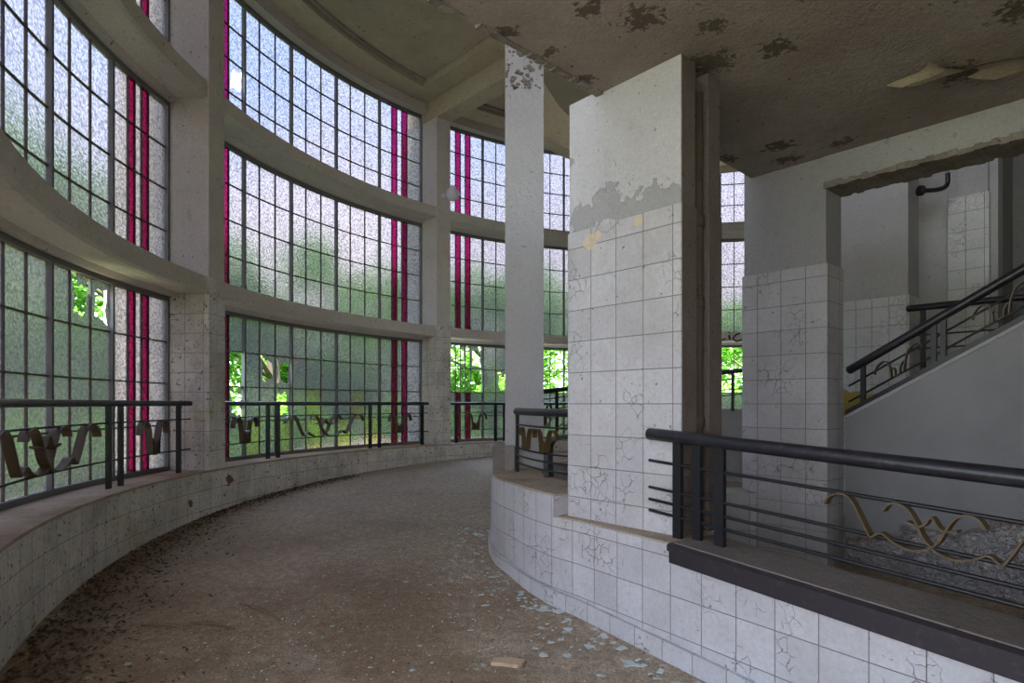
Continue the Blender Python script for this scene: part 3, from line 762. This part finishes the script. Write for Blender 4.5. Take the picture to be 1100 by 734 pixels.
# ------------------------------------------------------------------ lamp on pillar
a = 133.3; rd = (P(a)-Vector((CX,CY,0))).normalized(); lc = P(a, -.045, 3.49)
tn = Vector((-math.sin(math.radians(a)), math.cos(math.radians(a)), 0))
gl = lc - rd*.17 - tn*.06
root = thing('globe_lamp', lc, 'round white globe lamp on the front of the pillar between two bays', 'lamp')
m = MB(); m.lathe(lc - rd*.0, [(.05,0),(.055,.01),(.05,.03),(.03,.045)], 16, -rd); m.build('wall_base', 'porcelain', root)
m = MB(); m.tube(smooth([lc - rd*.02, lc - rd*.05 + Vector((0,0,.05)), gl + Vector((0,0,.13))], 4), .015, 8); m.tube([gl + Vector((0,0,.09)), gl + Vector((0,0,.135))], .045, 14); m.build('arm', 'porcelain', root)
m = MB(); m.lathe(gl, [(.112*math.sin(math.pi*k/16), -.112*math.cos(math.pi*k/16)) for k in range(17)], 24); m.build('globe', 'white_globe', root)
m = MB(); m.box(P(a,-.075) + tn*.05, tn, rd, .07, .03, 3.22, 3.29); tag(m.build('junction_box', 'bay_concrete', bevel=.004), 'small grey junction box just below the globe lamp', 'electrical box')

# scrawl on the far ring beam
gz = 9.75
def scr(x, y):
    k = (x-550)/F_PX; A_ = k*k+1; rr_ = R-.85+.0-.022; B_ = -2*(k*CX+CY); C_ = CX*CX+CY*CY-rr_*rr_
    Zq = (-B_+math.sqrt(B_*B_-4*A_*C_))/2/A_; return Vector((k*Zq, Zq-.004, (434-y)/F_PX*Zq))
m = MB()
for st_ in ([(771,360),(773,366),(779,364)], [(783,360),(784,365)], [(783,357),(783.5,358)], [(795,358),(790,360),(787,364),(791,367),(797,365)]):
    m.ribbon([scr(*p) for p in st_], Vector((0,1,0)), .012, .028)
tag(m.build('graffiti', 'black_paint'), 'black scrawled letters on the ring beam seen through the tall gap', 'graffiti')

# ================================================================== LITTER
rng = random.Random(21)
def shard_mesh(k, tone):
    r_ = random.Random(100+k); m = MB(); n = r_.choice((3,4,4,5)); a0 = r_.random()*6
    pts = [Vector((math.cos(a0+6.283*i/n+r_.uniform(-.4,.4))*r_.uniform(.5,1), math.sin(a0+6.283*i/n+r_.uniform(-.3,.3))*r_.uniform(.3,.8), 0)) for i in range(n)]
    m.prism(pts, Vector((0,0,.12))); bmesh.ops.recalc_face_normals(m.bm, faces=m.bm.faces)
    me = bpy.data.meshes.new('glass_shard'); m.bm.to_mesh(me); m.bm.free(); me.materials.append(MATS[tone]); return me
shards = [shard_mesh(k, 'dusty_glass') for k in range(9)]
def wall_x(y):      # x of the inner wall face at depth y
    pts = path_all
    for a_, b_ in zip(pts, pts[1:]):
        if b_.y <= y <= a_.y: 
            t = (a_.y-y)/max(1e-6, a_.y-b_.y); return a_.x + (b_.x-a_.x)*t
    return 9
def put(me, x, y, s, name, label, cat, group, rz=None):
    o = bpy.data.objects.new(name, me); COL.objects.link(o)
    o.location = (x, y, floor_z(y)+.001); o.rotation_euler = (math.radians(2.4)+rng.uniform(0,.03), rng.uniform(-.03,.03), rng.uniform(0,6.3) if rz is None else rz); o.scale = (s, s, min(1, max(.25, s*14))*s if s > .02 else s)
    tag(o, label, cat, group); return o
n = 0
while n < 230:
    y = rng.uniform(2.75, 5.8); d = abs(rng.gauss(0, .22)) + .03
    if d > 1.0: continue
    x = wall_x(y) - .03 - d
    s = rng.choice((.011,.013,.016,.019,.024,.028,.036)) * (1.2 if y < 3.8 else 1)
    put(rng.choice(shards), x, y, s, 'glass_shard', 'small dusty glass shard in the drift along the foot of the curved inner wall', 'glass shard', 'glass shards drifted along the inner wall'); n += 1
n = 0
while n < 100:
    y = 2.1 + 5.5*rng.random()**1.4; x = rng.uniform(-1.9, .1)
    if x > wall_x(y) - 1.0 and y > 3 or math.hypot(x-CX, y-CY) > R-.25: continue
    put(rng.choice(shards), x, y, rng.choice((.008,.01,.013,.017,.022)), 'glass_shard', 'tiny glass fragment lying out on the open dirty floor', 'glass shard', 'glass fragments scattered over the open floor'); n += 1
def floorpt(x, y):
    # point of the sloping floor under a picture point
    v = (434-y)/F_PX; Y = 1.41/(0.043 - v); return ((x-550)/F_PX*Y, Y)
big = [(600,658,.062,'largest flat glass shard close to the inner wall foot'),(635,696,.045,'long pale glass shard below the second tile seam of the inner wall'),(668,697,.05,'pale angular glass shard near the lower right corner of the floor'),(583,704,.035,'triangular glass shard just right of the tan plaster lump'),(487,669,.026,'bluish glass shard alone left of the drift'),(506,677,.03,'rectangular bluish glass shard beside the lone triangular one'),(520,681,.022,'small square glass shard left above the tan plaster lump'),(646,726,.035,'upright-looking glass shard at the bottom edge of the floor'),(436,625,.028,'pale glass piece farther up the ramp left of the drift'),(139+255,614,.024,'lone glass piece at the left of the middle floor'),(137,714,.034,'white glass shard at the lower left among dead leaves'),(519,715,.028,'pair-like pale shard left of the tan plaster lump')]
for i, (x, y, s, lb_) in enumerate(big):
    X_, Y_ = floorpt(x, y); put(shards[i % 9], X_, Y_, s, 'glass_shard', lb_, 'glass shard', None)
# tan plaster lump
X_, Y_ = floorpt(546, 714); m = MB(); r_ = random.Random(4)
tp = [Vector((X_ + a_*.085, Y_ + b_*.05, floor_z(Y_) + c_)) for a_, b_, c_ in ((-1,-.3,0),(-.85,.8,0),(.2,.9,0),(1,.3,0),(.8,-.5,0),(.5,-.9,0),(-.2,-.5,0))]
m.prism(tp, Vector((0,0,.018))); 
o = m.build('plaster_lump', 'tan_plaster', bevel=.004); tag(o, 'flat tan lump of fallen plaster at the bottom centre of the floor', 'plaster lump')
# twigs
for k, (xa, ya, xb, yb, lb_) in enumerate(((204,671,248,677,'thin straight brown twig on the left of the floor'),(152,674,205,677,'crooked dark twig left of the straight one'),(263,652,300,668,'short dark twig piece nearer the middle'))):
    A_ = floorpt(xa, ya); B_ = floorpt(xb, yb); m = MB(); a_ = Vector((A_[0],A_[1],floor_z(A_[1])+.012)); b_ = Vector((B_[0],B_[1],floor_z(B_[1])+.012))
    mid = (a_+b_)/2 + Vector((0,.02,.004)); m.tube([a_, mid, b_], .005, 6, rr=[.006,.009,.005]); tag(m.build('twig', 'twig'), lb_, 'twig')
# dead leaves and dirt: uncountable
m = MB(); rng = random.Random(33)
for k in range(5200):
    y = 2.2 + 7.5*rng.random()**1.3; ang = None
    # position near the outer wall
    dy = y - CY; rr_ = R - .02 - abs(rng.gauss(0, .26 if y < 6 else .13))
    if abs(dy) >= rr_: continue
    x = CX - math.sqrt(rr_*rr_ - dy*dy)
    if y > 8.8: continue
    s = rng.uniform(.006, .022); a_ = rng.random()*6.28; tl = rng.uniform(-.5,.5)
    c_ = Vector((x, y, floor_z(y) + rng.uniform(.003,.014))); u = Vector((math.cos(a_), math.sin(a_), tl))*s; v = Vector((-math.sin(a_), math.cos(a_), rng.uniform(-.4,.4)))*s*.5
    m.face([c_-u, c_+v, c_+u, c_-v])
for k in range(900):
    y = rng.uniform(2.2, 7); x = rng.uniform(-2.0, .7)
    if x > wall_x(y)-.03 or math.hypot(x-CX, y-CY) > R-.05: continue
    s = rng.uniform(.003, .010); a_ = rng.random()*6.28
    c_ = Vector((x, y, floor_z(y) + .006)); u = Vector((math.cos(a_), math.sin(a_), .1))*s; v = Vector((-math.sin(a_), math.cos(a_), .2))*s*.6
    m.face([c_-u, c_+v, c_+u, c_-v])
o = m.build('dead_leaves', 'dead_leaf', recalc=False); o['kind'] = 'stuff'; tag(o, 'dark dead leaves and dirt gathered along the foot of the outer wall', 'dead leaves')
m = MB()
for k in range(2600):
    y = 2.2 + 7*rng.random(); x = rng.uniform(-2.6, .9)
    if x > wall_x(y)-.02 or math.hypot(x-CX, y-CY) > R-.05: continue
    s = rng.uniform(.0015, .0045); c_ = Vector((x, y, floor_z(y)+.001))
    m.prism([c_+Vector((s,0,0)), c_+Vector((-.3*s,s,0)), c_+Vector((-s,-.6*s,0))], Vector((0,0,s)))
o = m.build('grit', 'dusty_glass'); o['kind'] = 'stuff'; tag(o, 'pale grit and glass crumbs strewn over the floor', 'grit')

# ================================================================== OUTSIDE
m = MB(); m.face([Vector(v) for v in ((-60,-30,-3.2),(60,-30,-3.2),(60,80,-3.2),(-60,80,-3.2))]); m.build('ground', 'lawn', kind='structure')
def foliage(k, n=15000, rx=2.6, rz=3.2, blobs=26):
    r_ = random.Random(500+k); bl = []
    for _ in range(blobs):
        u = r_.uniform(-1, 1); a_ = r_.random()*6.283; q_ = math.sqrt(1-u*u)*r_.uniform(.35, .95)
        bl.append((Vector((q_*math.cos(a_)*rx, q_*math.sin(a_)*rx, u*rz*.9)), r_.uniform(.5, 1.0)))
    me = bpy.data.meshes.new('foliage'); vs = []; fs = []
    for _ in range(n):
        c_, rad = r_.choice(bl); d = Vector((r_.gauss(0,1), r_.gauss(0,1), r_.gauss(0,1))).normalized()*rad*r_.uniform(.6, 1.05)
        p = c_ + d; s = r_.uniform(.06, .13); u = Vector((r_.gauss(0,1), r_.gauss(0,1), r_.gauss(0,.5))).normalized(); w = u.cross(Vector((r_.gauss(0,.4), r_.gauss(0,.4), 1))).normalized()
        i = len(vs); vs += [p-u*s, p+w*s*.45+Vector((0,0,s*.1)), p+u*s, p-w*s*.45+Vector((0,0,s*.1))]; fs.append((i,i+1,i+2,i+3))
    me.from_pydata(vs, [], fs); me.materials.append(MATS['leaf']); return me
def trunkmesh(k):
    m = MB(); r_ = random.Random(k); m.tube([Vector((0,0,-5)), Vector((.1,0,-2)), Vector((0,.1,1)), Vector((.2,0,3))], .2, 8, rr=[.26,.2,.14,.05])
    for _ in range(9):
        z = r_.uniform(-2, 1.5); a_ = r_.random()*6.28; m.tube([Vector((.05,0,z)), Vector((math.cos(a_), math.sin(a_), z+.7)), Vector((math.cos(a_)*2.2, math.sin(a_)*2.2, z+1.3))], .06, 6, rr=[.07,.05,.02])
    bmesh.ops.recalc_face_normals(m.bm, faces=m.bm.faces); me = bpy.data.meshes.new('trunk'); m.bm.to_mesh(me); m.bm.free(); me.materials.append(MATS['bark']); return me
FOL = [foliage(k) for k in range(3)]; TR = [trunkmesh(k) for k in range(2)]
m = MB(); rh = random.Random(77)
for _ in range(34000):
    a_ = rh.uniform(45, 193); z_ = -3.2 + 5.6*rh.random()**.8 + .5*math.sin(a_*.35) ; p = P(a_, 13.2 + rh.gauss(0, .5), z_); s_ = rh.uniform(.10, .2)
    u = Vector((rh.gauss(0,1), rh.gauss(0,1), rh.gauss(0,.5))).normalized(); w = u.cross(Vector((rh.gauss(0,.4), rh.gauss(0,.4), 1))).normalized()
    m.face([p-u*s_, p+w*s_*.5, p+u*s_, p-w*s_*.5])
o = m.build('hedge', 'leaf', recalc=False); o['kind'] = 'stuff'; tag(o, 'tall green hedge closing the garden behind the trees', 'hedge')
trees = [(189,7.6,.3,1.0),(179,3.5,-1.9,.62),(171,7.6,.9,1.1),(163,3.4,-1.9,.62),(157,8.2,1.6,1.25),(150,3.5,-1.8,.64),(143,7.8,.7,1.15),(137,3.4,-1.9,.6),(130,8.0,.9,1.15),(124,3.5,-1.7,.66),(118,7.6,.6,1.1),(110,3.6,-1.6,.66),(103,8,1.0,1.15),(95,3.8,-1.6,.64),(86,7.6,.8,1.15),(80,3.8,-1.3,.66),(68,7,.4,1.1)]
names = ['leafy tree outside', 'low leafy tree outside']
for i, (a_, d, z, s) in enumerate(trees):
    p = P(a_, d + 1.2, z)
    root = thing('tree', (p.x, p.y, z), 'green leafy tree outside, blurred by the hammered glass of the curved window wall', 'tree', 'trees outside the window wall')
    for nm, me in (('foliage', FOL[i % 3]), ('trunk', TR[i % 2])):
        o = bpy.data.objects.new(nm, me); COL.objects.link(o); o.parent = root
    root.scale = (s, s, s); root.rotation_euler = (0, 0, i*1.7)
